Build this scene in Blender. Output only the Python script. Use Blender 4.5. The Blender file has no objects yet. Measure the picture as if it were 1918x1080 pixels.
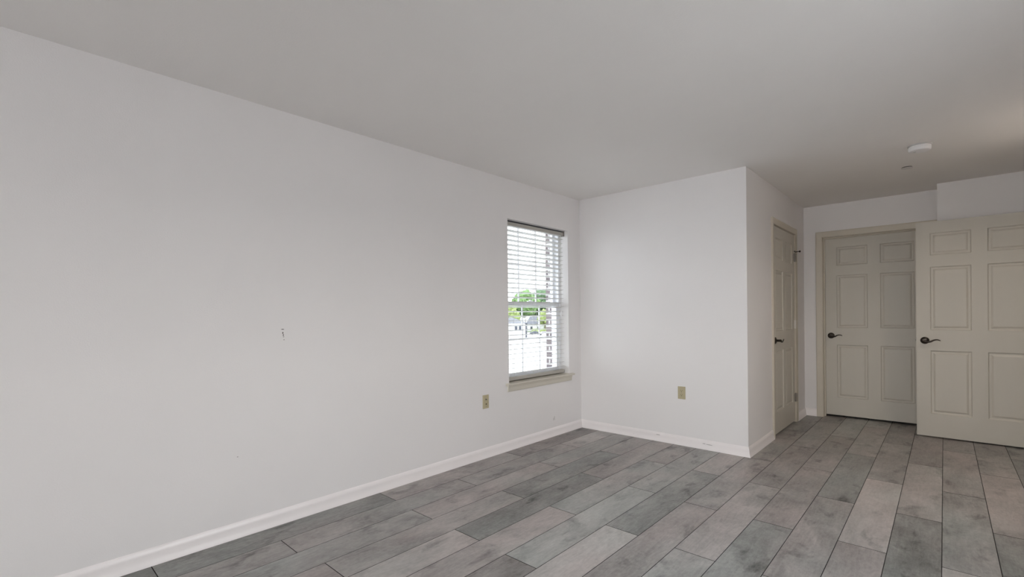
import bpy, bmesh, math, random
from mathutils import Matrix, Vector, noise
random.seed(7)
SC = bpy.context.scene
COL = SC.collection

# ------------------------------------------------------------------ camera
cd = bpy.data.cameras.new('camera')
cam = bpy.data.objects.new('camera', cd); COL.objects.link(cam)
cd.sensor_fit = 'HORIZONTAL'; cd.sensor_width = 36.0
cd.lens = 885.26 / 1918 * 36.0
cd.shift_y = (593.447 - 540) / 1918
cd.clip_start = 0.05; cd.clip_end = 2000
cam.matrix_world = (Matrix.Translation((2.8713, 0.0, 1.20245)) @ Matrix.Rotation(0.740735, 4, 'Z')
                    @ Matrix.Rotation(math.pi / 2 - 0.00405, 4, 'X') @ Matrix.Rotation(-0.01071, 4, 'Z'))
SC.camera = cam

# ------------------------------------------------------------------ sky, daylight, exposure
w = bpy.data.worlds.new('overcast_sky'); SC.world = w; w.use_nodes = True
nt = w.node_tree; nt.nodes.clear()
wo = nt.nodes.new('ShaderNodeOutputWorld'); bg = nt.nodes.new('ShaderNodeBackground')
tc = nt.nodes.new('ShaderNodeTexCoord'); sx = nt.nodes.new('ShaderNodeSeparateXYZ'); rp = nt.nodes.new('ShaderNodeValToRGB')
nt.links.new(tc.outputs['Generated'], sx.inputs[0]); nt.links.new(sx.outputs['Z'], rp.inputs[0])
rp.color_ramp.elements[0].position = 0.0; rp.color_ramp.elements[0].color = (1.0, 0.985, 0.965, 1)
rp.color_ramp.elements[1].position = 0.8; rp.color_ramp.elements[1].color = (0.86, 0.92, 1.0, 1)
nt.links.new(rp.outputs[0], bg.inputs['Color']); bg.inputs['Strength'].default_value = 9.8
nt.links.new(bg.outputs[0], wo.inputs['Surface'])

def portal(name, loc, rot, sx_, sy_):          # tells the sampler where the sky comes in; gives no light of its own
    l = bpy.data.lights.new(name, 'AREA'); l.shape = 'RECTANGLE'; l.size = sx_; l.size_y = sy_
    l.cycles.is_portal = True
    o = bpy.data.objects.new(name, l); COL.objects.link(o); o.location = loc; o.rotation_euler = rot
portal('side_daylight', (3.76, 1.65, 1.30), (0, math.pi / 2, 0), 1.2, 1.5)
portal('patio_daylight', (2.00, -5.67, 1.15), (math.pi / 2, 0, 0), 3.1, 2.3)
portal('window_daylight', (-0.29, 3.55, 1.33), (0, -math.pi / 2, 0), 1.47, 0.91)

SC.view_settings.view_transform = 'Standard'; SC.view_settings.look = 'None'
SC.view_settings.gamma = 1.0; SC.view_settings.use_curve_mapping = False
SC.view_settings.exposure = 0.0
SC.cycles.max_bounces = 14; SC.cycles.diffuse_bounces = 10; SC.cycles.transparent_max_bounces = 16
SC.cycles.sample_clamp_indirect = 6.0

# ------------------------------------------------------------------ sizes of the room
H = 2.418                       # ceiling
Y1 = 4.225                      # wall with the outlet
X1 = 1.6615                     # closet side wall
Y2 = 6.399                      # end wall with the closed door
X2, Y3 = 2.826, 6.109           # wall that steps forward
XR = 3.60                       # right wall
YF = -5.50                      # wall behind the camera, with the patio door
WY0, WY1, WZ0, WZ1 = 3.093, 4.007, 0.594, 2.067   # window opening

# ------------------------------------------------------------------ materials
def mat(name, base=(.8, .8, .8), rough=.6, metal=0.0, spec=.5):
    m = bpy.data.materials.new(name); m.use_nodes = True
    b = m.node_tree.nodes['Principled BSDF']
    b.inputs['Base Color'].default_value = (*base, 1); b.inputs['Roughness'].default_value = rough
    b.inputs['Metallic'].default_value = metal; b.inputs['Specular IOR Level'].default_value = spec
    return m
def N(m, t, **kw):
    n = m.node_tree.nodes.new(t)
    for k, v in kw.items(): setattr(n, k, v)
    return n
def L(m, a, b): m.node_tree.links.new(a, b)
def bsdf(m): return m.node_tree.nodes['Principled BSDF']

def mottled(name, base, var=.03, scale=3.0, rough=.6, bump=0.0, bscale=120.0, spec=.4, stretch=(1, 1, 1)):
    m = mat(name, base, rough, 0, spec)
    g = N(m, 'ShaderNodeTexCoord'); mp = N(m, 'ShaderNodeMapping'); mp.inputs['Scale'].default_value = stretch
    L(m, g.outputs['Object'], mp.inputs[0])
    n = N(m, 'ShaderNodeTexNoise'); n.inputs['Scale'].default_value = scale; n.inputs['Detail'].default_value = 4
    L(m, mp.outputs[0], n.inputs['Vector'])
    r = N(m, 'ShaderNodeValToRGB')
    r.color_ramp.elements[0].position = .3; r.color_ramp.elements[1].position = .7
    r.color_ramp.elements[0].color = (*[max(0, c * (1 - var)) for c in base], 1)
    r.color_ramp.elements[1].color = (*[min(1, c * (1 + var)) for c in base], 1)
    L(m, n.outputs['Fac'], r.inputs[0]); L(m, r.outputs[0], bsdf(m).inputs['Base Color'])
    if bump:
        k = N(m, 'ShaderNodeTexNoise'); k.inputs['Scale'].default_value = bscale; k.inputs['Detail'].default_value = 3
        L(m, mp.outputs[0], k.inputs['Vector'])
        bp = N(m, 'ShaderNodeBump'); bp.inputs['Strength'].default_value = bump; bp.inputs['Distance'].default_value = .002
        L(m, k.outputs['Fac'], bp.inputs['Height']); L(m, bp.outputs[0], bsdf(m).inputs['Normal'])
    return m

M = {}
M['wall'] = mottled('wall_paint', (.855, .832, .828), .012, 1.2, .55, .25, 160, .35)
M['ceiling'] = mottled('ceiling_paint', (.87, .848, .83), .012, 1.5, .85, .3, 120, .2)
M['base'] = mottled('baseboard_paint', (.93, .885, .88), .012, 4, .3, 0, 1, .5)
M['door'] = mottled('beige_door_paint', (.60, .565, .50), .02, 5, .42, .35, 60, .45, (1, 1, .12))
M['trim'] = mottled('beige_trim_paint', (.62, .565, .475), .02, 5, .42, 0, 1, .45)
M['sill'] = mottled('sill_paint', (.66, .62, .54), .02, 5, .45, 0, 1, .45)
M['vinyl'] = mottled('white_vinyl', (.82, .83, .86), .01, 6, .35)
M['slat'] = mottled('slat_white', (.64, .63, .60), .01, 8, .4)
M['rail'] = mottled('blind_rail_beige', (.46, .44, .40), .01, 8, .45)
M['cord'] = mottled('cord_white', (.72, .71, .68), .03, 30, .8)
M['bronze'] = mottled('oil_rubbed_bronze', (.055, .045, .038), .2, 30, .3, 0, 1, .5)
bsdf(M['bronze']).inputs['Metallic'].default_value = .8
M['steel'] = mottled('dull_steel', (.30, .28, .25), .1, 40, .4); bsdf(M['steel']).inputs['Metallic'].default_value = .8
M['painted_metal'] = mottled('white_painted_metal', (.74, .71, .66), .06, 40, .5)
M['almond'] = mottled('almond_plastic', (.50, .44, .29), .02, 30, .4)
M['slot'] = mottled('dark_slot', (.10, .075, .04), .1, 30, .7)
M['white_plastic'] = mottled('white_plastic', (.86, .85, .86), .01, 20, .45)
M['vent_grey'] = mottled('grey_plastic', (.55, .54, .54), .05, 20, .6)
M['plate_grey'] = mottled('painted_cover_plate', (.66, .64, .63), .03, 20, .5)
M['rubber'] = mottled('black_rubber', (.02, .02, .02), .1, 20, .8)
M['scuff'] = mottled('dark_scuff', (.10, .09, .085), .3, 60, .9)
M['scuff_soft'] = mottled('grey_scuff', (.42, .39, .38), .2, 60, .9)
M['subfloor'] = mottled('dark_joint', (.035, .033, .032), .1, 10, .9)
M['concrete'] = mottled('pale_concrete', (.46, .45, .435), .06, .15, .9)
M['grass'] = mottled('grass', (.07, .10, .035), .2, .3, .9)
M['siding'] = mottled('white_siding', (.50, .49, .47), .02, 2, .7)
M['roof'] = mottled('grey_shingle', (.12, .12, .13), .2, 2, .8)
M['dark_glass'] = mottled('dark_window_glass', (.05, .055, .07), .1, 2, .15)
M['bark'] = mottled('bark', (.12, .09, .06), .3, 3, .9)
M['leaf_a'] = mottled('mid_green_leaves', (.12, .20, .065), .5, .9, .8)
M['leaf_b'] = mottled('pale_green_leaves', (.21, .26, .085), .4, .9, .8)
M['leaf_c'] = mottled('deep_green_leaves', (.085, .14, .065), .5, .9, .8)
M['car_dark'] = mottled('dark_car_paint', (.06, .065, .08), .05, 3, .25)
M['car_white'] = mottled('white_car_paint', (.75, .76, .78), .02, 3, .25)
M['tyre'] = mottled('tyre_rubber', (.02, .02, .02), .1, 3, .8)
M['red'] = mottled('red_lens', (.35, .03, .02), .05, 3, .3)
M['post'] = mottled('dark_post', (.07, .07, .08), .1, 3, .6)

# glass: thin panes with Fresnel reflection, clear in the patio door, coated (dimmer) in the other windows
def glass(name, tint_):
    gm = bpy.data.materials.new(name); gm.use_nodes = True; gm.node_tree.nodes.clear()
    _o = N(gm, 'ShaderNodeOutputMaterial'); _t = N(gm, 'ShaderNodeBsdfTransparent'); _g = N(gm, 'ShaderNodeBsdfGlossy')
    _x = N(gm, 'ShaderNodeMixShader'); _lw = N(gm, 'ShaderNodeLayerWeight'); _lw.inputs['Blend'].default_value = .5
    _g.inputs['Roughness'].default_value = .0; _t.inputs['Color'].default_value = (*tint_, 1)
    _p = N(gm, 'ShaderNodeMath', operation='POWER'); _p.inputs[1].default_value = 5; L(gm, _lw.outputs['Facing'], _p.inputs[0])
    _f = N(gm, 'ShaderNodeMath', operation='MULTIPLY_ADD'); _f.inputs[1].default_value = .96; _f.inputs[2].default_value = .04; L(gm, _p.outputs[0], _f.inputs[0])
    L(gm, _f.outputs[0], _x.inputs[0]); L(gm, _t.outputs[0], _x.inputs[1]); L(gm, _g.outputs[0], _x.inputs[2]); L(gm, _x.outputs[0], _o.inputs[0])
    return gm
M['glass'] = glass('clear_glass', (.97, .98, .98)); M['coated_glass'] = glass('coated_glass', (.70, .72, .735))

# brick veneer
bm_ = mat('grey_brown_brick', (.2, .18, .18), .9)
_c = N(bm_, 'ShaderNodeTexCoord'); _s = N(bm_, 'ShaderNodeSeparateXYZ'); _cb = N(bm_, 'ShaderNodeCombineXYZ'); _ad = N(bm_, 'ShaderNodeMath', operation='ADD')
L(bm_, _c.outputs['Object'], _s.inputs[0]); L(bm_, _s.outputs['X'], _ad.inputs[0]); L(bm_, _s.outputs['Y'], _ad.inputs[1])
L(bm_, _ad.outputs[0], _cb.inputs['X']); L(bm_, _s.outputs['Z'], _cb.inputs['Y'])
_b = N(bm_, 'ShaderNodeTexBrick'); L(bm_, _cb.outputs[0], _b.inputs['Vector'])
_b.inputs['Scale'].default_value = 1.0; _b.inputs['Brick Width'].default_value = .203; _b.inputs['Row Height'].default_value = .0675
_b.inputs['Mortar Size'].default_value = .009
_b.inputs['Color1'].default_value = (.13, .105, .11, 1); _b.inputs['Color2'].default_value = (.21, .17, .165, 1); _b.inputs['Mortar'].default_value = (.52, .50, .48, 1)
L(bm_, _b.outputs['Color'], bsdf(bm_).inputs['Base Color'])
M['brick'] = bm_

# floor planks: each plank carries its own tone, tint and seed
fm = mat('grey_wood_planks', (.3, .3, .3), .42, 0, .38)
at = N(fm, 'ShaderNodeAttribute'); at.attribute_name = 'plank'
sp = N(fm, 'ShaderNodeSeparateColor'); L(fm, at.outputs['Color'], sp.inputs[0])
co = N(fm, 'ShaderNodeTexCoord')
sd = N(fm, 'ShaderNodeMath', operation='MULTIPLY'); sd.inputs[1].default_value = 57.0; L(fm, sp.outputs['Blue'], sd.inputs[0])
cx = N(fm, 'ShaderNodeCombineXYZ'); L(fm, sd.outputs[0], cx.inputs['X']); L(fm, sd.outputs[0], cx.inputs['Y']); L(fm, sd.outputs[0], cx.inputs['Z'])
va = N(fm, 'ShaderNodeVectorMath', operation='ADD'); L(fm, co.outputs['Object'], va.inputs[0]); L(fm, cx.outputs[0], va.inputs[1])
def fnoise(scale, stretch, detail, dist=0.0, rough=.55):
    mp = N(fm, 'ShaderNodeMapping'); mp.inputs['Scale'].default_value = stretch; L(fm, va.outputs[0], mp.inputs[0])
    n = N(fm, 'ShaderNodeTexNoise'); n.inputs['Scale'].default_value = scale; n.inputs['Detail'].default_value = detail
    n.inputs['Distortion'].default_value = dist; n.inputs['Roughness'].default_value = rough
    L(fm, mp.outputs[0], n.inputs['Vector']); return n.outputs['Fac']
def fmath(op, a, b, clamp=False):
    n = N(fm, 'ShaderNodeMath', operation=op); n.use_clamp = clamp
    for i, v in enumerate((a, b)):
        if isinstance(v, (int, float)): n.inputs[i].default_value = v
        else: L(fm, v, n.inputs[i])
    return n.outputs[0]
def fmap(v, a, b, c, d):
    n = N(fm, 'ShaderNodeMapRange'); L(fm, v, n.inputs['Value'])
    for k, x in zip(('From Min', 'From Max', 'To Min', 'To Max'), (a, b, c, d)): n.inputs[k].default_value = x
    return n.outputs[0]
cloud = fnoise(3.0, (1.5, .8, 1), 6, .6, .62)            # broad light and dark areas of a board
grain = fnoise(26, (2.6, .35, 1), 6, .8, .7)             # grain that runs along the board
fleck = fnoise(60, (1.0, .7, 1), 4, .3, .65)             # fine worn flecks
knot = fnoise(5.2, (1.5, .8, 1), 4, .35, .6)            # dark smoky knots
tone = sp.outputs['Red']
v = fmath('ADD', tone, fmap(cloud, .28, .72, -.11, .11))
v = fmath('ADD', v, fmap(grain, .25, .75, -.06, .06))
v = fmath('ADD', v, fmap(fleck, .3, .7, -.035, .035))
v = fmath('SUBTRACT', v, fmap(knot, .56, .76, 0, .20))
v = fmath('MAXIMUM', v, .03)
tint = N(fm, 'ShaderNodeMix', data_type='RGBA')
tint.inputs[6].default_value = (.985, 1.0, .955, 1); tint.inputs[7].default_value = (1.095, .985, .945, 1)
hue = fmath('ADD', sp.outputs['Green'], fmap(fnoise(2.1, (1.4, .7, 1), 2, .3), .3, .7, -.35, .35), True)
L(fm, hue, tint.inputs[0])
vm = N(fm, 'ShaderNodeVectorMath', operation='SCALE'); L(fm, tint.outputs[2], vm.inputs[0]); L(fm, v, vm.inputs['Scale'])
L(fm, vm.outputs[0], bsdf(fm).inputs['Base Color'])
L(fm, fmap(cloud, .3, .7, .36, .50), bsdf(fm).inputs['Roughness'])
fb = N(fm, 'ShaderNodeBump'); fb.inputs['Strength'].default_value = .12; fb.inputs['Distance'].default_value = .001
L(fm, grain, fb.inputs['Height']); L(fm, fb.outputs[0], bsdf(fm).inputs['Normal'])
M['plank'] = fm

# ------------------------------------------------------------------ helpers
def obj(name, bm, m, parent=None, smooth=False):
    me = bpy.data.meshes.new(name)
    bmesh.ops.recalc_face_normals(bm, faces=bm.faces)
    bm.to_mesh(me); bm.free()
    for x in (m if isinstance(m, (list, tuple)) else [m]): me.materials.append(x)
    if smooth:
        for p in me.polygons: p.use_smooth = True
        me.set_sharp_from_angle(angle=math.radians(38))
    o = bpy.data.objects.new(name, me); COL.objects.link(o)
    if parent: o.parent = parent
    return o
def tag(o, label, cat, group=None, kind=None):
    o['label'] = label; o['category'] = cat
    if group: o['group'] = group
    if kind: o['kind'] = kind
    return o
def empty(name, loc=(0, 0, 0), rz=0.0):
    o = bpy.data.objects.new(name, None); COL.objects.link(o); o.empty_display_size = .1
    o.location = loc; o.rotation_euler = (0, 0, rz); return o
def box(bm, x0, x1, y0, y1, z0, z1, bev=0.0):
    r = bmesh.ops.create_cube(bm, size=1.0)
    vs = r['verts']
    for q in vs:
        q.co = Vector(((x0 + x1) / 2 + q.co.x * (x1 - x0), (y0 + y1) / 2 + q.co.y * (y1 - y0), (z0 + z1) / 2 + q.co.z * (z1 - z0)))
    if bev:
        es = {e for q in vs for e in q.link_edges}
        bmesh.ops.bevel(bm, geom=list(es), offset=bev, segments=2, affect='EDGES', profile=.5)
def bx(*a, **k):
    bm = bmesh.new(); box(bm, *a, **k); return bm
def boxes(*bs, bev=0.0):
    bm = bmesh.new()
    for b in bs: box(bm, *b, bev=bev)
    return bm
def lathe(bm, prof, axis='Z', loc=(0, 0, 0), seg=40):
    """prof: list of (radius, height); closed with caps"""
    rings = []
    for r, h in prof:
        ring = []
        for i in range(seg):
            a = 2 * math.pi * i / seg; c, s = r * math.cos(a), r * math.sin(a)
            p = {'Z': (c, s, h), 'Y': (c, h, s), 'X': (h, c, s)}[axis]
            ring.append(bm.verts.new(Vector(p) + Vector(loc)))
        rings.append(ring)
    for a, b in zip(rings, rings[1:]):
        for i in range(seg): bm.faces.new((a[i], a[(i + 1) % seg], b[(i + 1) % seg], b[i]))
    bm.faces.new(rings[0]); bm.faces.new(rings[-1])
def tube(bm, pts, radii, seg=12, flat=1.0):
    pts = [Vector(p) for p in pts]; rings = []
    up = Vector((0, 0, 1))
    for i, p in enumerate(pts):
        t = (pts[min(i + 1, len(pts) - 1)] - pts[max(i - 1, 0)]).normalized()
        s = t.cross(up) if abs(t.dot(up)) < .95 else t.cross(Vector((1, 0, 0)))
        s.normalize(); u = s.cross(t)
        r = radii[i] if isinstance(radii, (list, tuple)) else radii
        rings.append([bm.verts.new(p + s * math.cos(2 * math.pi * k / seg) * r * flat + u * math.sin(2 * math.pi * k / seg) * r) for k in range(seg)])
    for a, b in zip(rings, rings[1:]):
        for i in range(seg): bm.faces.new((a[i], a[(i + 1) % seg], b[(i + 1) % seg], b[i]))
    bm.faces.new(rings[0]); bm.faces.new(rings[-1])
def sweep(bm, prof, path, normals):
    """prof: (out, z) points; path: xy points; normals: per-point outward xy offset direction (already mitred)"""
    rings = []
    for (x, y), (nx, ny) in zip(path, normals):
        rings.append([bm.verts.new((x + nx * o, y + ny * o, z)) for o, z in prof])
    n = len(prof)
    for a, b in zip(rings, rings[1:]):
        for i in range(n): bm.faces.new((a[i], a[(i + 1) % n], b[(i + 1) % n], b[i]))
    bm.faces.new(rings[0]); bm.faces.new(rings[-1])
def struct(name, bm, m, label, cat, **k):
    return tag(obj(name, bm, m, **k), label, cat, kind='structure')

# ------------------------------------------------------------------ room shell
T = .12
struct('wall_left', boxes((-.20, 0, YF - .15, WY0, -.1, H + .1), (-.20, 0, WY1, 7.9, -.1, H + .1),
                          (-.20, 0, WY0, WY1, -.1, WZ0 - .018), (-.10, 0, WY0, WY1, WZ1, H + .1), (-.20, -.10, WY0, WY1, WZ1 + .06, H + .1)), M['wall'],
       'long white painted wall on the left holding the window', 'wall')
struct('wall_exterior', boxes((-.30, -.20, YF - .15, WY0 - .005, -6.8, H + .4), (-.30, -.20, WY1 + .005, 7.9, -6.8, H + .4),
                              (-.30, -.20, WY0 - .005, WY1 + .005, -6.8, WZ0 - .01), (-.30, -.20, WY0 - .005, WY1 + .005, WZ1 + .065, H + .4)), M['brick'],
       'grey brown brick facing seen through the right side of the window', 'wall')
struct('wall_back', bx(0, X1 - T, Y1, Y1 + T, 0, H), M['wall'], 'white wall with the beige outlet, facing the camera right of the window', 'wall')
DC0, DC1, DCZ = 5.040, 5.920, 2.050          # closet door opening
struct('wall_closet', boxes((X1 - T, X1, Y1, DC0, 0, H), (X1 - T, X1, DC1, Y2 + T, 0, H), (X1 - T, X1, DC0, DC1, DCZ, H)), M['wall'],
       'shaded white side wall around the narrow closet door', 'wall')
DB0, DB1, DBZ = 1.846, 2.766, 2.050          # end door opening
struct('wall_corridor', boxes((X1, DB0, Y2, Y2 + T, 0, H), (DB1, XR + T, Y2, Y2 + T, 0, H), (DB0, DB1, Y2, Y2 + T, DBZ, H)), M['wall'],
       'white end wall of the alcove around the closed door', 'wall')
struct('wall_niche', bx(X2, XR, Y3, Y2, 0, H), M['wall'], 'white wall stepping forward above and behind the open door', 'wall')
DO0, DO1 = 5.085, 5.965                      # opening in the right wall for the open door
PY0, PY1, PZ0, PZ1 = .90, 2.40, .70, 1.90      # window opening in the right wall
struct('wall_right', boxes((XR, XR + T, YF, PY0, -.1, H), (XR, XR + T, PY1, DO0, -.1, H), (XR, XR + T, PY0, PY1, PZ1, H), (XR, XR + T, PY0, PY1, -.1, PZ0), (XR, XR + T, DO1, Y2, 0, H), (XR, XR + T, DO0, DO1, DCZ, H)), M['wall'],
       'white wall on the right, outside the frame', 'wall')
RX0, RX1, RZ0, RZ1 = .45, 3.55, .0, 2.30     # patio door opening behind the camera
struct('wall_front', boxes((0, RX0, YF - .15, YF, -.1, H + .1), (RX1, XR + T, YF - .15, YF, -.1, H + .1), (RX0, RX1, YF - .15, YF, RZ1, H + .1), (RX0, RX1, YF - .15, YF, -.1, RZ0)), M['wall'],
       'white wall behind the camera around the patio door', 'wall')
struct('wall_far', bx(0, 5.0, 7.75, 7.9, -.1, H + .1), M['wall'], 'white wall of the hall beyond the closed door', 'wall')
struct('wall_hall', boxes((4.88, 5.0, 4.3, 7.75, -.1, H + .1), (XR + T, 4.88, 4.3, 4.42, -.1, H + .1)), M['wall'], 'white wall of the hall outside the open door', 'wall')
struct('ceiling', boxes((-.20, XR + T, YF - .15, 4.43, H, H + .25), (-.20, XR + T, 4.57, 7.9, H, H + .25), (-.20, 3.39, 4.43, 4.57, H, H + .25), (3.53, XR + T, 4.43, 4.57, H, H + .25), (3.39, 3.53, 4.43, 4.57, H + .045, H + .25), (XR + T, 5.0, 4.3, 7.9, H, H + .25)), M['ceiling'], 'flat white painted ceiling', 'ceiling')

# floor: laminate boards in rows along y, butt joints staggered by half a board
def floor():
    W, X0 = .2027, .0190
    G, GE = .0010, .0014
    joints = {0: .50, 1: 1.03, 2: 1.735, 3: 1.077, 4: 1.735, 5: 1.085, 6: 1.72, 7: 1.085, 8: 1.70, 9: 1.085, 10: 1.71, 11: 1.105, 12: 1.72, 13: 1.10, 14: 1.73, 15: 1.11, 16: 1.75}
    LEN = 1.256
    # lightness (0 dark .. 1 pale) and warmth (0 green grey .. 1 warm) of the boards one can see: row -> list from the joint above onward
    look = {
        (0, -1): (.10, .2), (0, 0): (.25, .1), (0, 1): (.55, .8), (0, 2): (.22, .9),
        (1, -1): (.5, .6), (1, 0): (.50, .55), (1, 1): (.45, .7), (1, 2): (.66, .6),
        (2, -1): (.52, .3), (2, 0): (.58, .8), (2, 1): (.48, .5),
        (3, -1): (.45, .7), (3, 0): (.52, .7), (3, 1): (.33, .2), (3, 2): (.5, .7),
        (4, -1): (.78, .7), (4, 0): (.25, .2), (4, 1): (.42, .8),
        (5, -1): (.6, .7), (5, 0): (.66, .85), (5, 1): (.62, .35), (5, 2): (.42, .7),
        (6, -1): (.28, .7), (6, 0): (.70, .1), (6, 1): (.55, .2),
        (7, -1): (.7, .5), (7, 0): (.88, .65), (7, 1): (.36, .1), (7, 2): (.62, .7),
        (8, -1): (.5, .7), (8, 0): (.48, .75), (8, 1): (.50, .75), (8, 2): (.4, .6),
        (9, -1): (.5, .5), (9, 0): (.66, .2), (9, 1): (.60, .7), (9, 2): (.42, .7),
        (10, -1): (.5, .5), (10, 0): (.40, .1), (10, 1): (.48, .75), (10, 2): (.42, .7),
        (11, 0): (.5, .4), (11, 1): (.50, .5), (11, 2): (.42, .2), (11, 3): (.62, .5),
        (12, 0): (.46, .9), (12, 1): (.84, .7), (12, 2): (.5, .55), (12, 3): (.4, .6),
        (13, 0): (.5, .6), (13, 1): (.30, .2), (13, 2): (.66, .6), (13, 3): (.34, .8),
        (14, 0): (.7, .6), (14, 1): (.45, .2), (14, 2): (.50, .75), (14, 3): (.48, .6),
        (15, 0): (.4, .5), (15, 1): (.28, .3), (15, 2): (.62, .85), (15, 3): (.48, .6),
        (16, 1): (.5, .7), (16, 2): (.22, .1), (16, 3): (.45, .4)}
    bm = bmesh.new()
    lay = bm.loops.layers.float_color.new('plank')
    box(bm, -.20, XR + T, YF - .15, 7.9, -.12, -.0045); box(bm, XR + T, 5.0, 4.3, 7.9, -.12, -.0045)
    for f in bm.faces: f.material_index = 1
    for r in range(-1, 24):
        a, b = X0 + r * W, X0 + (r + 1) * W
        if r == -1: a = .002
        j0 = joints.get(r, random.uniform(.9, 1.9))
        k0 = -4
        for k in range(k0, 7):
            y0, y1 = j0 + k * LEN, j0 + (k + 1) * LEN
            y0, y1 = max(y0, YF if a < XR - .1 else 4.42), min(y1, 7.75)
            if y1 - y0 < .03 or a > 4.87: continue
            t, h = look.get((r, k), (random.uniform(.25, .75), random.random()))
            tone = .155 + .34 * t
            sd_ = random.random()
            bb = min(b, 4.88 if y0 > 4.4 else XR + T)
            x0, x1, yy0, yy1 = a + G, bb - G, y0 + GE, y1 - GE
            c = .0006
            vs = [bm.verts.new(p) for p in ((x0, yy0, -.0045), (x1, yy0, -.0045), (x1, yy1, -.0045), (x0, yy1, -.0045),
                                            (x0 + c, yy0 + c, 0), (x1 - c, yy0 + c, 0), (x1 - c, yy1 - c, 0), (x0 + c, yy1 - c, 0))]
            fs = [bm.faces.new((vs[4], vs[5], vs[6], vs[7]))]
            for i in range(4): fs.append(bm.faces.new((vs[i], vs[(i + 1) % 4], vs[4 + (i + 1) % 4], vs[4 + i])))
            for f in fs[1:]: f.material_index = 1      # dark eased edges
            for f in fs:
                for lp in f.loops: lp[lay] = (tone, h, sd_, 1)
    return bm
struct('floor', floor(), [M['plank'], M['subfloor']], 'grey wood plank floor with staggered boards', 'floor')

# baseboards: moulded profile flaring at the foot
BP = [(0, 0), (.0215, 0), (.0205, .006), (.0180, .014), (.0155, .022), (.0132, .031), (.0116, .042), (.0106, .054), (.0102, .064), (.0088, .067), (.0066, .074), (.0040, .080), (.0015, .083), (0, .083)]
def baseboard(name, path, normals, label):
    bm = bmesh.new(); sweep(bm, BP, path, normals)
    return struct(name, bm, M['base'], label, 'baseboard', smooth=True)
bl = baseboard('baseboard_left', [(0, YF), (0, Y1)], [(1, 1), (1, -1)], 'white moulded baseboard along the long left wall')
bb = baseboard('baseboard_back', [(0, Y1), (X1, Y1)], [(1, -1), (1, -1)], 'white moulded baseboard with scuffs under the back wall outlet')
baseboard('baseboard_closet', [(X1, Y1), (X1, DC0 - .060)], [(1, -1), (1, 0)], 'short white baseboard between room corner and closet door')
baseboard('baseboard_alcove', [(X1, DC1 + .060), (X1, Y2)], [(1, 0), (1, -1)], 'stub of white baseboard between closet door and alcove corner')
baseboard('baseboard_corridor', [(X1, Y2), (DB0 - .064, Y2)], [(1, -1), (0, -1)], 'stub of white baseboard left of the closed end door')
baseboard('baseboard_niche', [(X2, Y3), (XR, Y3)], [(0, -1), (-1, -1)], 'white baseboard behind the open door')
baseboard('baseboard_right', [(XR, DO0 - .06), (XR, YF)], [(-1, 0), (-1, 0)], 'white baseboard along the right wall, outside the frame')

# ------------------------------------------------------------------ six-panel doors
PZ = [(.228, .825), (1.018, 1.615), (1.726, 1.934)]
def leaf_bm(wd, z0, z1, th, stile, mull):
    """leaf standing on local x 0..wd, thickness local y 0..th (face at y=0 looks to -y), moulded panels on both faces"""
    bm = bmesh.new()
    pw = (wd - 2 * stile - mull) / 2
    xs = [0, stile, stile + pw, stile + pw + mull, wd - stile, wd]
    zs = [z0, PZ[0][0], PZ[0][1], PZ[1][0], PZ[1][1], PZ[2][0], PZ[2][1], z1]
    def face(y, sgn):
        grid = [[bm.verts.new((x, y, z)) for x in xs] for z in zs]
        for j in range(7):
            for i in range(5):
                q = (grid[j][i], grid[j][i + 1], grid[j + 1][i + 1], grid[j + 1][i])
                if i in (1, 3) and j in (1, 3, 5):
                    prev = list(q)
                    cx_, cz_ = (xs[i] + xs[i + 1]) / 2, (zs[j] + zs[j + 1]) / 2
                    hx, hz = (xs[i + 1] - xs[i]) / 2, (zs[j + 1] - zs[j]) / 2
                    for ins, dep in ((.003, .0070), (.009, .0105), (.020, .0105), (.034, .0035), (.039, .0030)):
                        ring = [bm.verts.new((cx_ + a * (hx - ins), y + sgn * dep, cz_ + b * (hz - ins))) for a, b in ((-1, -1), (1, -1), (1, 1), (-1, 1))]
                        for e in range(4): bm.faces.new((prev[e], prev[(e + 1) % 4], ring[(e + 1) % 4], ring[e]))
                        prev = ring
                    bm.faces.new(prev)
                else: bm.faces.new(q)
        return grid
    A, B = face(0, 1), face(th, -1)
    for j in range(7):
        bm.faces.new((A[j][0], A[j + 1][0], B[j + 1][0], B[j][0])); bm.faces.new((A[j][5], B[j][5], B[j + 1][5], A[j + 1][5]))
    for i in range(5):
        bm.faces.new((A[0][i], B[0][i], B[0][i + 1], A[0][i + 1])); bm.faces.new((A[7][i], A[7][i + 1], B[7][i + 1], B[7][i]))
    return bm
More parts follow.
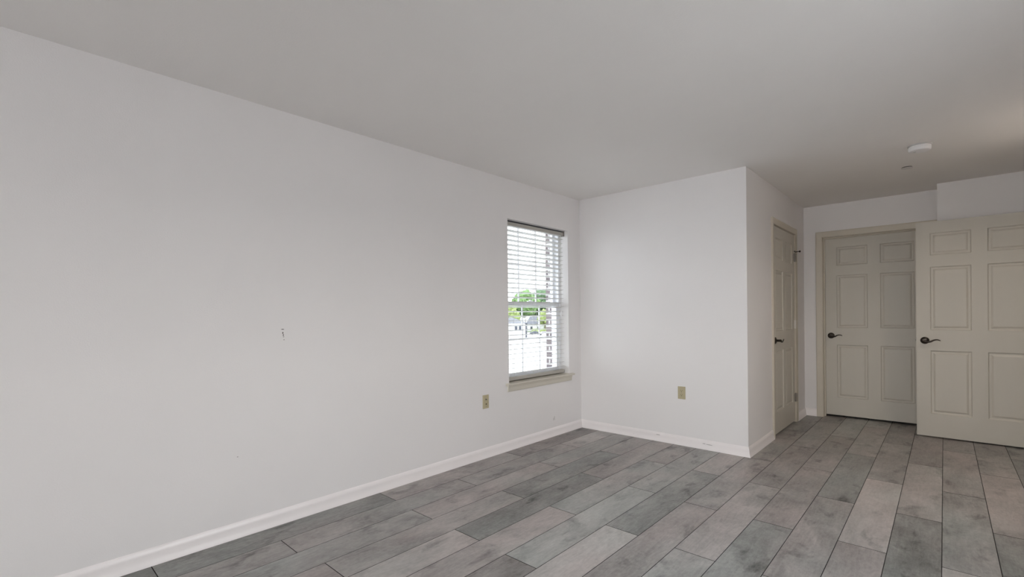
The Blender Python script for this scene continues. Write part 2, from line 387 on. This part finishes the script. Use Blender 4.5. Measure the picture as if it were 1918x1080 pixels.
def handle(parent, x, z, y, sgn, dirx):
    """lever handle; rose on the face at local y, standing off towards sgn*y, lever pointing to dirx"""
    bm = bmesh.new()
    tube(bm, [(x, y + sgn * .006, z), (x, y + sgn * .030, z), (x, y + sgn * .050, z)], [.0125, .0115, .0130], 16)
    pts, rad = [], []
    for i in range(17):
        t = i / 16
        pts.append((x + dirx * (-.012 + .124 * t), y + sgn * (.050 + .006 * math.sin(t * 3.0)), z - .011 * math.sin(min(1, t * 1.7) * math.pi) * (1 if t < .59 else 0) + .012 * max(0, t - .45) / .55 * math.sin(math.pi * min(1, (t - .35) / .65) if t > .35 else 0) * 1.6))
        rad.append(.0125 * (1 - .68 * t ** .8) if t < .97 else .0025)
    tube(bm, pts, rad, 14, .62)
    hn = obj('handle', bm, M['bronze'], parent, True); hn['label'] = 'dark bronze lever handle'
    rb = bmesh.new()
    pr = [(.0335, 0), (.0335, .003), (.031, .0055), (.026, .0065), (.0235, .0095), (.017, .0115), (.014, .0115)]
    lathe(rb, [(r, y + sgn * h) for r, h in pr], 'Y', (x, 0, z), 36)
    obj('rose', rb, M['bronze'], hn, True)
    return hn
def hinge(parent, x, y, z, m, label):
    bm = bmesh.new()
    lathe(bm, [(.0045, z - .0475), (.0075, z - .0445), (.0075, z + .0445), (.0045, z + .0475)], 'Z', (x, y - .007, 0), 14)
    box(bm, x - .030, x - .001, y - .0022, y - .0002, z - .044, z + .044); box(bm, x + .003, x + .022, y - .0202, y - .0186, z - .044, z + .044)
    h = obj('hinge', bm, m, parent, True); h['label'] = label; return h
def casing_bm(x0, x1, z1, wdt, wdr=None):
    """moulded casing round an opening local x0..x1, top z1, standing proud of the wall face y=0 towards -y"""
    bm = bmesh.new()
    wdr = wdt if wdr is None else wdr
    prof = lambda w_: [(0, 0), (0, -.009), (.004, -.012), (.012, -.0125), (w_ * .45, -.015), (w_ * .7, -.0175), (w_ - .006, -.018), (w_, -.015), (w_, 0)]
    # each ring: points across the casing at: left foot, left corner, right corner, right foot
    pl, pr_ = prof(wdt), prof(wdr)
    rings = [[(x0 - o, y, 0) for o, y in pl], [(x0 - o, y, z1 + o) for o, y in pl],
             [(x1 + q, y, z1 + o) for (o, y), (q, _) in zip(pl, pr_)], [(x1 + q, y, 0) for q, y in pr_]]
    rv = [[bm.verts.new(p) for p in r] for r in rings]
    n = len(pl)
    for a, b in zip(rv, rv[1:]):
        for i in range(n): bm.faces.new((a[i], a[(i + 1) % n], b[(i + 1) % n], b[i]))
    bm.faces.new(rv[0]); bm.faces.new(rv[-1])
    return bm
def jamb_bm(x0, x1, z1, stop0, stop1, dep=.12):
    j = .016
    return boxes((x0 - .0005, x0 + .003, 0.0, dep, 0, z1), (x1 - .003, x1 + .0005, 0.0, dep, 0, z1), (x0, x1, 0.0, dep, z1 - .003, z1 + .0005),
                 (x0 + .003, x0 + .014, stop0, stop1, 0, z1 - .003), (x1 - .014, x1 - .003, stop0, stop1, 0, z1 - .003), (x0 + .014, x1 - .014, stop0, stop1, z1 - .014, z1 - .003))

# door_1: closed door at the end of the alcove, local frame = world axes, origin on the wall face
d1 = tag(empty('door_1', (0, Y2, 0)), 'closed beige six-panel door at the end of the alcove, half hidden by the open door', 'door', kind='structure')
c1 = obj('casing', casing_bm(DB0, DB1, DBZ, .064, X2 + .0 - DB1 - .001), M['trim'], d1)
obj('jamb', jamb_bm(DB0, DB1, DBZ, .046, .080), M['trim'], d1)
lf = obj('leaf', leaf_bm(DB1 - DB0 - .010, .024, DBZ - .007, .036, .117, .111), M['door'], d1); lf.location = (DB0 + .005, .081, 0)
handle(d1, 1.912, .929, .081, -1, 1)

# door_2: closed closet door on the side wall; local x runs along world +y, local -y looks to world +x
d2 = tag(empty('door_2', (X1, 0, 0), math.pi / 2), 'closed closet door seen at a steep angle in the shaded side wall', 'door', kind='structure')
obj('casing', casing_bm(DC0, DC1, DCZ, .060), M['trim'], d2)
obj('jamb', jamb_bm(DC0, DC1, DCZ, .040, .075), M['trim'], d2)
lf = obj('leaf', leaf_bm(DC1 - DC0 - .010, .016, DCZ - .007, .036, .102, .104), M['door'], d2); lf.location = (DC0 + .005, .002, 0)
handle(d2, DC0 + .072, .928, .002, -1, 1)
hinge(d2, DC1 - .004, .002, 1.80, M['steel'], 'steel hinge with pin stop')
hinge(d2, DC1 - .004, .002, 1.07, M['painted_metal'], 'hinge painted over in white')
hinge(d2, DC1 - .004, .002, .27, M['steel'], 'dull steel bottom hinge')
sb = bmesh.new()
tube(sb, [(DC1 - .004, -.006, 1.858), (DC1 - .004, -.030, 1.862), (DC1 - .006, -.050, 1.862)], [.006, .0045, .0045], 12)
lathe(sb, [(.009, -.062), (.011, -.055), (.009, -.048)], 'Y', (DC1 - .006, 0, 1.862), 16)
tube(sb, [(DC1 - .004, -.008, 1.86), (DC1 - .045, -.020, 1.862), (DC1 - .060, -.012, 1.862)], [.006, .0045, .006], 12)
st = obj('door_stop', sb, M['bronze'], d2, True); st['label'] = 'dark hinge-pin door stop'

# door_3: open leaf swung round against the stepped wall, hinged on the right wall
d3 = tag(empty('door_3', (2.672, 5.980, 0)), 'wide open beige six-panel door standing in front of the stepped wall', 'door', kind='structure')
d3.rotation_euler = (0, 0, -.012)
obj('leaf', leaf_bm(.870, .014, 2.043, .036, .102, .104), M['door'], d3)
handle(d3, .062, .920, 0, -1, 1)
handle(d3, .062, .920, .036, 1, 1)
lb = boxes((-.0012, .0005, .006, .030, .890, .950)); box(lb, -.010, .0, .013, .023, .912, .928, bev=.002)
la = obj('latch', lb, M['steel'], d3); la['label'] = 'steel latch plate in the door edge'
for z in (1.80, 1.07, .27):
    hb = bmesh.new(); lathe(hb, [(.0045, z - .0475), (.0075, z - .0445), (.0075, z + .0445), (.0045, z + .0475)], 'Z', (.878, .006, 0), 14)
    box(hb, .869, .8765, .004, .034, z - .044, z + .044)
    obj('hinge', hb, M['steel'], d3, True)['label'] = 'steel hinge'
t3 = tag(empty('trim_1', (XR, 0, 0), -math.pi / 2), 'beige casing of the doorway in the right wall, outside the frame', 'casing', kind='structure')
obj('casing', casing_bm(-DO1, -DO0, DCZ, .060), M['trim'], t3)
obj('jamb', jamb_bm(-DO1, -DO0, DCZ, .040, .075), M['trim'], t3)

# ------------------------------------------------------------------ window in the left wall
w1 = tag(empty('window_1', (0, (WY0 + WY1) / 2, WZ0)), 'white vinyl hung window with beige sill near the room corner', 'window', kind='structure')
def win(name, bm, m, parent, **k):
    bmesh.ops.translate(bm, verts=bm.verts, vec=(0, -(WY0 + WY1) / 2, -WZ0)); return obj(name, bm, m, parent, **k)
F0, F1 = -.195, -.101
WT = WZ1 + .06                 # the frame runs up behind the head of the opening
FW = .034
win('frame', boxes((F0, F1, WY0, WY0 + FW, WZ0, WT), (F0, F1, WY1 - FW, WY1, WZ0, WT), (F0, F1, WY0 + FW, WY1 - FW, WT - FW, WT), (F0, F1, WY0 + FW, WY1 - FW, WZ0, WZ0 + .028), bev=.003), M['vinyl'], w1)
def sash(x0, x1, z0, z1, top, bot, st=.032):
    y0, y1 = WY0 + FW, WY1 - FW
    s = win('sash', boxes((x0, x1, y0, y0 + st, z0, z1), (x0, x1, y1 - st, y1, z0, z1), (x0, x1, y0 + st, y1 - st, z0, z0 + bot), (x0, x1, y0 + st, y1 - st, z1 - top, z1), bev=.003), M['vinyl'], w1)
    gy0, gy1, gz0, gz1 = y0 + st, y1 - st, z0 + bot, z1 - top
    xm = (x0 + x1) / 2
    win('pane', bx(xm - .002, xm + .002, gy0 - .004, gy1 + .004, gz0 - .004, gz1 + .004), M['coated_glass'], s)
    mb = []
    for k in (1, 2):
        yy = gy0 + (gy1 - gy0) * k / 3; mb.append((xm - .006, xm + .006, yy - .006, yy + .006, gz0, gz1))
    zz = (gz0 + gz1) / 2; mb.append((xm - .0055, xm + .0055, gy0, gy1, zz - .006, zz + .006))
    win('muntin', boxes(*mb), M['vinyl'], s)
    return s
sash(-.186, -.150, 1.292, WT - FW, .030, .036)
lo = sash(-.143, -.107, WZ0 + .028, 1.330, .040, .040)
lk = win('sash_lock', boxes((-.132, -.112, 3.50, 3.58, 1.330, 1.338), (-.128, -.118, 3.53, 3.56, 1.338, 1.350), bev=.002), M['vinyl'], w1)
# stool with horns and apron under it
sb = bmesh.new()
prof = [(-.100, -.002), (.034, -.002), (.040, -.006), (.042, -.012), (.038, -.019), (-.100, -.019)]
pts0 = [(x, WY0 - .052, WZ0 + z) for x, z in prof]; pts1 = [(x, WY1 + .062, WZ0 + z) for x, z in prof]
def sill_bm():
    bm = bmesh.new()
    # inside the reveal
    box(bm, -.199, .001, WY0 + .0005, WY1 - .0005, WZ0 - .018, WZ0)
    ring = []
    pf = [(.0, .0), (.032, .0), (.039, -.004), (.041, -.010), (.038, -.016), (.032, -.018), (.0, -.018)]
    for y in (WY0 - .045, WY1 + .050): ring.append([bm.verts.new((x, y, WZ0 + z)) for x, z in pf])
    n = len(pf)
    for i in range(n): bm.faces.new((ring[0][i], ring[0][(i + 1) % n], ring[1][(i + 1) % n], ring[1][i]))
    bm.faces.new(ring[0]); bm.faces.new(ring[1]); return bm
win('sill', sill_bm(), M['sill'], w1)
ap = bmesh.new()
pf = [(.0, -.018), (.020, -.018), (.020, -.030), (.016, -.036), (.014, -.066), (.010, -.074), (.0, -.076)]
rg = [[ap.verts.new((x, y, WZ0 + z)) for x, z in pf] for y in (WY0 - .022, WY1 + .030)]
for i in range(len(pf)): ap.faces.new((rg[0][i], rg[0][(i + 1) % 7], rg[1][(i + 1) % 7], rg[1][i]))
ap.faces.new(rg[0]); ap.faces.new(rg[1])
win('apron', ap, M['sill'], w1)

# ------------------------------------------------------------------ venetian blind hanging in the window
BL = tag(empty('window_blind', (-.070, (WY0 + WY1) / 2, 2.060)), 'white horizontal slat blind lowered to the sill with slats open', 'blind')
def bl_(name, bm, m, parent=None, **k):
    bmesh.ops.translate(bm, verts=bm.verts, vec=(.070, -(WY0 + WY1) / 2, -2.060)); return obj(name, bm, m, parent or BL, **k)
by0, by1 = WY0 + .006, WY1 - .012
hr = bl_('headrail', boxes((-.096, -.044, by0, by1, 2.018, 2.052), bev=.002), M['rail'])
bl_('gap_shade_strip', boxes((-.092, -.056, by0 + .012, by1 - .012, 2.052, 2.0668)), M['post'])['label'] = 'dark strip standing in for the shadow gap above the headrail'  # added dark strip: draws the shadow gap and blocks light from behind
bl_('mounting_bracket', boxes((-.098, -.0425, by1 - .012, by1 + .010, 2.014, 2.066), bev=.001), M['steel'])
bl_('mounting_bracket', boxes((-.098, -.0425, by0 - .005, by0 + .012, 2.014, 2.066), bev=.001), M['steel'])
sl = bmesh.new()
NS, Z0S, PITCH = 31, 1.978, .0437
TL = math.radians(10)
for k in range(NS):
    zc = Z0S - k * PITCH
    cols = []
    for i in range(7):
        u = -1 + 2 * i / 6; x = u * .0245; crown = .0022 * (1 - u * u)
        dx, dz = x * math.cos(TL), x * math.sin(TL)
        cols.append([(-.070 + dx, zc + dz + crown + .0013), (-.070 + dx, zc + dz + crown - .0013)])
    y0, y1 = by0 + .004, by1 - .006
    loop = [c[0] for c in cols] + [c[1] for c in reversed(cols)]
    ra = [sl.verts.new((x, y0, z)) for x, z in loop]; rb = [sl.verts.new((x, y1, z)) for x, z in loop]
    n = len(loop)
    for i in range(n): sl.faces.new((ra[i], ra[(i + 1) % n], rb[(i + 1) % n], rb[i]))
    for i in range(6):
        sl.faces.new((ra[i], ra[i + 1], ra[n - 2 - i], ra[n - 1 - i])); sl.faces.new((rb[i], rb[n - 1 - i], rb[n - 2 - i], rb[i + 1]))
bl_('slats', sl, M['slat'], smooth=True)
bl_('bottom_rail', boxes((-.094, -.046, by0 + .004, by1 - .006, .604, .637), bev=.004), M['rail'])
for y in (3.215, 3.545, 3.905):
    cb = bmesh.new()
    for x in (-.0945, -.0455): tube(cb, [(x, y, 2.018), (x, y, 1.3), (x, y, .632)], .0009, 6)
    for k in range(NS): tube(cb, [(-.0945, y + .002, Z0S - k * PITCH - .0050), (-.0455, y + .002, Z0S - k * PITCH + .0012)], .0006, 4)
    bl_('ladder_cord', cb, M['cord'])
wd = bmesh.new(); tube(wd, [(-.040, 3.930, 2.02), (-.038, 3.932, 1.7), (-.037, 3.930, 1.235)], .0012, 6); tube(wd, [(-.040, 3.938, 2.02), (-.036, 3.936, 1.7), (-.037, 3.932, 1.235)], .0012, 6)
lc = bl_('lift_cord', wd, M['cord'])
ts = bmesh.new(); lathe(ts, [(.003, 1.240), (.006, 1.230), (.009, 1.195), (.008, 1.185), (.004, 1.180)], 'Z', (-.037, 3.931, 0), 14)
bl_('tassel', ts, M['white_plastic'], lc, smooth=True)

# ------------------------------------------------------------------ wall plates
def plate(name, loc, rz, label, cat, kind_):
    e = tag(empty(name, loc, rz), label, cat)
    bm = boxes((-.0350, .0350, -.0060, 0, -.0572, .0572), bev=.0022)
    obj('cover_plate', bm, M['almond'], e)
    if kind_ == 'duplex':
        for s in (-1, 1):
            rb = boxes((-.0165, .0165, -.0085, -.0055, s * .0195 - .0140, s * .0195 + .0140), bev=.0013)
            rc = obj('receptacle', rb, M['almond'], e)
            obj('slot', boxes((-.0078, -.0052, -.0088, -.0080, s * .0195 - .002, s * .0195 + .0075), (.0052, .0078, -.0088, -.0080, s * .0195 - .001, s * .0195 + .0065),
                              (-.0028, .0028, -.0088, -.0080, s * .0195 - .0105, s * .0195 - .0050)), M['slot'], rc)
        sc_ = bmesh.new(); lathe(sc_, [(.0030, -.0062), (.0030, -.0070), (.0018, -.0075)], 'Y', (0, 0, 0), 14)
        obj('screw', sc_, M['steel'], e)
    else:
        cb = bmesh.new(); lathe(cb, [(.0075, -.0055), (.0075, -.0085), (.0055, -.0085), (.0048, -.0165), (.0030, -.0165)], 'Y', (0, 0, .0190), 16)
        obj('coaxial_jack', cb, M['steel'], e, True)
        rb = boxes((-.0090, .0090, -.0085, -.0055, -.0285, -.0105), bev=.001)
        r_ = obj('phone_jack', rb, M['almond'], e)
        obj('socket', boxes((-.0055, .0055, -.0089, -.0080, -.0250, -.0140)), M['slot'], r_)
        for z in (-.042, .042):
            sc_ = bmesh.new(); lathe(sc_, [(.0028, -.0058), (.0028, -.0068), (.0016, -.0072)], 'Y', (0, 0, z), 12); obj('screw', sc_, M['steel'], e)
    return e
plate('wall_jack', (0, 2.796, .4725), math.pi / 2, 'almond jack plate on the long left wall beneath the window sill end', 'wall plate', 'jack')
plate('wall_outlet', (1.0990, Y1, .4775), 0, 'almond double outlet on the back wall, right of the corner', 'outlet', 'duplex')

# ------------------------------------------------------------------ ceiling fittings
e = tag(empty('smoke_detector', (2.745, 4.595, H)), 'round white smoke detector on the ceiling in front of the doors', 'smoke detector')
b = bmesh.new(); lathe(b, [(.0700, 0), (.0700, -.006), (.0680, -.009), (.0600, -.009)], 'Z', (0, 0, 0), 48); obj('base', b, M['vent_grey'], e, True)
b = bmesh.new(); lathe(b, [(.0600, -.008), (.0655, -.011), (.0660, -.018), (.0640, -.0195), (.0640, -.0215), (.0660, -.023), (.0650, -.036), (.0600, -.043), (.0480, -.046), (.0200, -.0465), (.004, -.0465)], 'Z', (0, 0, 0), 48)
obj('cover', b, M['white_plastic'], e, True)
b = bmesh.new(); lathe(b, [(.0095, -.0460), (.0095, -.0480), (.0070, -.0487), (.001, -.0487)], 'Z', (-.030, -.012, 0), 20); obj('test_button', b, M['vent_grey'], e, True)
e = tag(empty('sprinkler_cover', (2.645, 5.222, H)), 'small grey disc sprinkler cover on the ceiling behind the smoke detector', 'sprinkler')
b = bmesh.new(); lathe(b, [(.0345, 0), (.0345, -.0055), (.0320, -.0055)], 'Z', (0, 0, 0), 36); obj('collar', b, M['rubber'], e, True)
b = bmesh.new(); lathe(b, [(.0390, -.006), (.0400, -.0075), (.0395, -.009), (.0360, -.0098), (.004, -.0100)], 'Z', (0, 0, 0), 40); obj('cover_disc', b, M['plate_grey'], e, True)

# added recessed downlight, unseen just right of the frame, to brighten the alcove
lm = mat('fill_lamp_emission', (.9, .88, .84), .5); bsdf(lm).inputs['Emission Color'].default_value = (1, .88, .74, 1); bsdf(lm).inputs['Emission Strength'].default_value = 270.0
e = tag(empty('fill_downlight', (3.46, 4.50, H)), 'added unseen fill downlight on the ceiling beside the right wall', 'fill lamp')
b = bmesh.new()
rp_ = [(.098, 0), (.098, -.003), (.090, -.006), (.078, -.006), (.074, -.002), (.070, .040), (.098, .040)]
rg_ = [[b.verts.new((r * math.cos(2 * math.pi * i / 40), r * math.sin(2 * math.pi * i / 40), z)) for i in range(40)] for r, z in rp_]
for a_, b_ in zip(rg_, rg_[1:] + rg_[:1]):
    for i in range(40): b.faces.new((a_[i], a_[(i + 1) % 40], b_[(i + 1) % 40], b_[i]))
obj('trim_ring', b, M['white_plastic'], e, True)
b = bmesh.new(); lathe(b, [(.069, .030), (.069, .036)], 'Z', (0, 0, 0), 40); obj('fill_lens', b, lm, e)

# ------------------------------------------------------------------ marks on walls and baseboards (worn, chipped spots)
wl = bpy.data.objects['wall_left']
def mark(parent, pts, m, name='scuff_mark'):
    bm = bmesh.new()
    for (x0, x1, y0, y1, z0, z1) in pts: box(bm, x0, x1, y0, y1, z0, z1)
    return obj(name, bm, m, parent)
def dab(bm, y, z, ry, rz_, x=.0, th=.0006, k=12):
    rim = [bm.verts.new((x + th, y + ry * math.cos(2 * math.pi * i / k) * random.uniform(.8, 1.1), z + rz_ * math.sin(2 * math.pi * i / k) * random.uniform(.8, 1.1))) for i in range(k)]
    bk = [bm.verts.new((x - .001, q.co.y, q.co.z)) for q in rim]
    bm.faces.new(rim)
    for i in range(k): bm.faces.new((rim[i], rim[(i + 1) % k], bk[(i + 1) % k], bk[i]))
b = bmesh.new(); dab(b, 1.140, 1.1335, .0088, .0022); dab(b, 1.141, 1.112, .0032, .0065); dab(b, 1.1435, 1.100, .0028, .0055)
obj('nail_hole', b, M['scuff'], wl)
b = bmesh.new(); dab(b, 1.145, 1.0895, .0045, .0030); dab(b, 1.147, 1.072, .0035, .0035); dab(b, .892, .44, .004, .002)
obj('chip_mark', b, M['scuff_soft'], wl)
b = bmesh.new(); dab(b, 3.752, .172, .0026, .022); dab(b, 3.735, .165, .0020, .015)
obj('scuff_mark', b, M['scuff_soft'], wl)
b = bmesh.new()
for x, z, rx in ((.872, .060, .020), (1.345, .047, .030), (1.30, .050, .014), (.62, .030, .008)):
    rim = [b.verts.new((x + rx * math.cos(k * .6283), Y1 - .0122 - (.001 if z < .04 else 0), z + .0024 * math.sin(k * .6283) * random.uniform(.7, 1.2))) for k in range(10)]
    bk = [b.verts.new((q.co.x, Y1 - .008, q.co.z)) for q in rim]
    b.faces.new(rim)
    for k in range(10): b.faces.new((rim[k], rim[(k + 1) % 10], bk[(k + 1) % 10], bk[k]))
obj('scuff_mark', b, M['scuff_soft'], bb)

# ------------------------------------------------------------------ patio door and rear window that light the room, both out of frame
def glazed(name, loc, rz, wd, z0, z1, label):
    """two-leaf sliding unit: local x 0..wd along the wall, local y 0..T outward"""
    e = tag(empty(name, loc, rz), label, 'window', kind='structure')
    obj('frame', boxes((0, .04, .01, .11, z0, z1), (wd - .04, wd, .01, .11, z0, z1), (.04, wd - .04, .01, .11, z1 - .04, z1), (.04, wd - .04, .01, .11, z0, z0 + .03)), M['vinyl'], e)
    for x0, x1, y0, y1 in ((.04, wd / 2 + .03, .02, .055), (wd / 2 - .03, wd - .04, .065, .10)):
        st, bt = z0 + .03, z1 - .04
        s_ = obj('sash', boxes((x0, x0 + .055, y0, y1, st, bt), (x1 - .055, x1, y0, y1, st, bt), (x0 + .055, x1 - .055, y0, y1, st, st + .07), (x0 + .055, x1 - .055, y0, y1, bt - .055, bt)), M['vinyl'], e)
        ym = (y0 + y1) / 2
        obj('pane', bx(x0 + .05, x1 - .05, ym - .003, ym + .003, st + .065, bt - .05), M['glass'], s_)
    return e
glazed('window_2', (XR, PY1, 0), -math.pi / 2, PY1 - PY0, PZ0, PZ1, 'white sliding window in the right wall, outside the frame')
glazed('window_3', (RX1, YF, 0), math.pi, RX1 - RX0, RZ0, RZ1, 'wide white sliding glass patio door behind the camera')

# ------------------------------------------------------------------ outside: parking court, houses and trees two floors below
GZ = -6.8
SA, CA = math.sin(-.740735), math.cos(-.740735)
def street(d, s, z=GZ):                       # a point d metres down the street seen from the window, s metres to its right
    return Vector((2.8713 + d * SA + s * CA, d * CA - s * SA, z))
RZ = .740735
b = bmesh.new(); bmesh.ops.create_grid(b, x_segments=1, y_segments=1, size=450)
g_ = struct('ground', b, M['concrete'], 'pale concrete parking court outside the window', 'ground'); g_.location = (-150, 150, GZ)
b = boxes((-60, 90, 0, 150, 0, .12)); lw = struct('lawn', b, M['grass'], 'green lawn beyond the parking court', 'lawn'); lw.location = street(222, 0); lw.rotation_euler = (0, 0, RZ)

def at(o, d, s, rz=0.0): o.location = street(d, s); o.rotation_euler = (0, 0, RZ + rz); return o
def house(name, d, s0, s1, depth, h, rh, wall_m, label, wins, rz=0):
    e = at(tag(empty(name), label, 'house'), d, (s0 + s1) / 2, rz); hw = (s1 - s0) / 2
    obj('wall', bx(-hw, hw, 0, depth, 0, h), wall_m, e)
    bm = bmesh.new(); o_ = .4
    a = [bm.verts.new(p) for p in ((-hw - o_, -o_, h - .1), (hw + o_, -o_, h - .1), (hw + o_, depth + o_, h - .1), (-hw - o_, depth + o_, h - .1), (-hw * .6, depth / 2, h + rh), (hw * .6, depth / 2, h + rh))]
    for f in ((0, 1, 5, 4), (1, 2, 5), (2, 3, 4, 5), (3, 0, 4), (3, 2, 1, 0)): bm.faces.new([a[i] for i in f])
    obj('roof', bm, M['roof'], e)
    for x, z, ww, wh in wins:
        f = obj('window', boxes((x - ww / 2 - .1, x + ww / 2 + .1, -.06, .02, z - .1, z + wh + .1)), M['siding'], e)
        obj('pane', boxes((x - ww / 2, x + ww / 2, -.09, -.05, z, z + wh)), M['dark_glass'], f)
    return e
house('white_house', 150, -16, 4.3, 12, 5.6, 1.6, M['siding'], 'white house with dark windows at lower left of the view outside',
      [(-5.9 + 13.0, 3.0, .8, 1.7), (-5.9 + 14.3, 3.0, .8, 1.7), (3.0, 3.0, .8, 1.7), (-3, 3.0, .8, 1.7), (-6, 3.0, .8, 1.7)])
house('grey_roofed_house', 232, 7.5, 15.5, 9, 3.6, 4.2, M['siding'], 'distant house with a tall grey roof beyond the parked cars', [(-2, 1, 1.0, 1.3), (1.5, 1, 1.0, 1.3)])
# dark lamp post beside the white house
e = at(tag(empty('lamp_post'), 'dark post standing in front of the white house corner', 'lamp post'), 147, 4.4)
b = bmesh.new(); lathe(b, [(.42, 0), (.42, .9), (.36, 1.0)], 'Z', (0, 0, 0), 16); obj('base', b, M['concrete'], e)
b = bmesh.new(); lathe(b, [(.30, .9), (.27, 5.2)], 'Z', (0, 0, 0), 16); obj('post', b, M['post'], e, True)
b = bmesh.new(); lathe(b, [(.25, 5.2), (.55, 5.35), (.50, 5.5), (.1, 5.75)], 'Z', (0, 0, 0), 16); obj('lamp_head', b, M['post'], e, True)

def tree(name, d, s, h, r, m, label, trunk=.25):
    e = at(tag(empty(name), label, 'tree', 'trees beyond the parking court'), d, s)
    tb = bmesh.new(); th = h * .45
    tube(tb, [(0, 0, 0), (.1, 0, th * .5), (0, .1, th), (.2, 0, h * .7)], [trunk * 1.4, trunk, trunk * .8, trunk * .3], 10)
    for k in range(4):
        a = k * 1.7; tube(tb, [(0, 0, th * .8), (r * .35 * math.cos(a), r * .35 * math.sin(a), th * 1.25)], [trunk * .5, trunk * .2], 7)
    obj('trunk', tb, M['bark'], e, True)
    cb = bmesh.new(); rnd = random.Random(int(d * 7 + s * 13))
    lobes = [((0, 0, h - r * .75), r * .75)] + [((r * .55 * math.cos(k * 1.05), r * .55 * math.sin(k * 1.05), h * rnd.uniform(.42, .68)), r * rnd.uniform(.42, .6)) for k in range(6)]
    for c, rr in lobes:
        q = bmesh.ops.create_icosphere(cb, subdivisions=4, radius=rr)
        for v_ in q['verts']:
            n_ = v_.co.normalized()
            f_ = 1 + .28 * noise.noise(n_ * 2.2 + Vector(c)) + .22 * noise.noise(n_ * 6.5 + Vector(c)) + .12 * noise.noise(n_ * 15 + Vector(c))
            v_.co = Vector((v_.co.x * f_, v_.co.y * f_, v_.co.z * f_ * .95)) + Vector(c)
    obj('crown', cb, m, e)
    return e
tree('leafy_tree', 235, -1.5, 13.5, 5.2, M['leaf_b'], 'bright green tree behind the white house, leftmost in the window')
tree('leafy_tree', 285, 8.0, 23.0, 8.0, M['leaf_a'], 'tall mid green tree behind the grey roofed house')
tree('leafy_tree', 300, 19.0, 24.0, 8.5, M['leaf_c'], 'tall deep green tree right of the grey roofed house')
tree('leafy_tree', 225, 15.6, 10.5, 3.4, M['leaf_b'], 'small pale green tree beside the brick edge of the window')
tree('leafy_tree', 290, -9.0, 20.0, 8.0, M['leaf_a'], 'big mid green tree far left behind the white house')
e = at(tag(empty('hedge'), 'low yellow green hedge along the edge of the lawn', 'hedge'), 218, 16)
b = bmesh.new(); box(b, -7, 9, 0, 1.6, 0, 1.5)
bmesh.ops.subdivide_edges(b, edges=list(b.edges), cuts=18, use_grid_fill=True)
for v_ in b.verts: v_.co += Vector((0, noise.noise(v_.co * 1.3), noise.noise(v_.co * 1.7 + Vector((3, 1, 2))))) * .35
obj('foliage', b, M['leaf_b'], e)
b = boxes((-24, 30, 0, .35, 0, .22)); k_ = struct('trim_2', b, M['brick'], 'brick red kerb in front of the hedge', 'kerb'); at(k_, 214, 10)

def car(name, d, s, rz, paint, label):
    e = at(tag(empty(name), label, 'car', 'cars parked outside'), d, s, rz)
    bm = bmesh.new()
    side = [(-2.2, .35), (-2.25, .75), (-2.05, .95), (-1.45, 1.0), (-.85, 1.45), (.75, 1.47), (1.35, 1.02), (2.1, .88), (2.25, .65), (2.2, .33)]
    ra = [bm.verts.new((x, -.88 + (.14 if z > 1.1 else 0), z)) for x, z in side]; rb = [bm.verts.new((x, .88 - (.14 if z > 1.1 else 0), z)) for x, z in side]
    n = len(side)
    for i in range(n): bm.faces.new((ra[i], ra[(i + 1) % n], rb[(i + 1) % n], rb[i]))
    bm.faces.new(ra); bm.faces.new(rb)
    obj('body', bm, paint, e)
    gb = bmesh.new()
    for sg in (-1, 1):
        q = [gb.verts.new((x, sg * y, z)) for x, y, z in ((-1.25, .885, 1.03), (-.80, .765, 1.40), (.68, .765, 1.41), (1.12, .885, 1.05), (1.12, .865, 1.05), (.68, .745, 1.41), (-.80, .745, 1.40), (-1.25, .865, 1.03))]
        for i in range(4): pass
        gb.faces.new(q[:4]); gb.faces.new(q[4:])
        for a_, b_ in ((0, 7), (1, 6), (2, 5)): gb.faces.new((q[a_], q[a_ + 1], q[b_ - 1], q[b_]))
    obj('window', gb, M['dark_glass'], e)
    for x in (-1.35, 1.4):
        for y in (-.80, .80):
            wb = bmesh.new(); lathe(wb, [(.20, y - .1), (.33, y - .1), (.33, y + .1), (.20, y + .1)], 'Y', (x, 0, .33), 18); obj('wheel', wb, M['tyre'], e)
    return e
car('car', 190, 9.2, .1, M['car_dark'], 'dark car parked in front of the grey roofed house')
car('car', 186, 12.6, 0, M['car_white'], 'white car parked right of the dark car')
car('car', 158, -.2, .2, M['car_dark'], 'dark car parked at the foot of the white house')
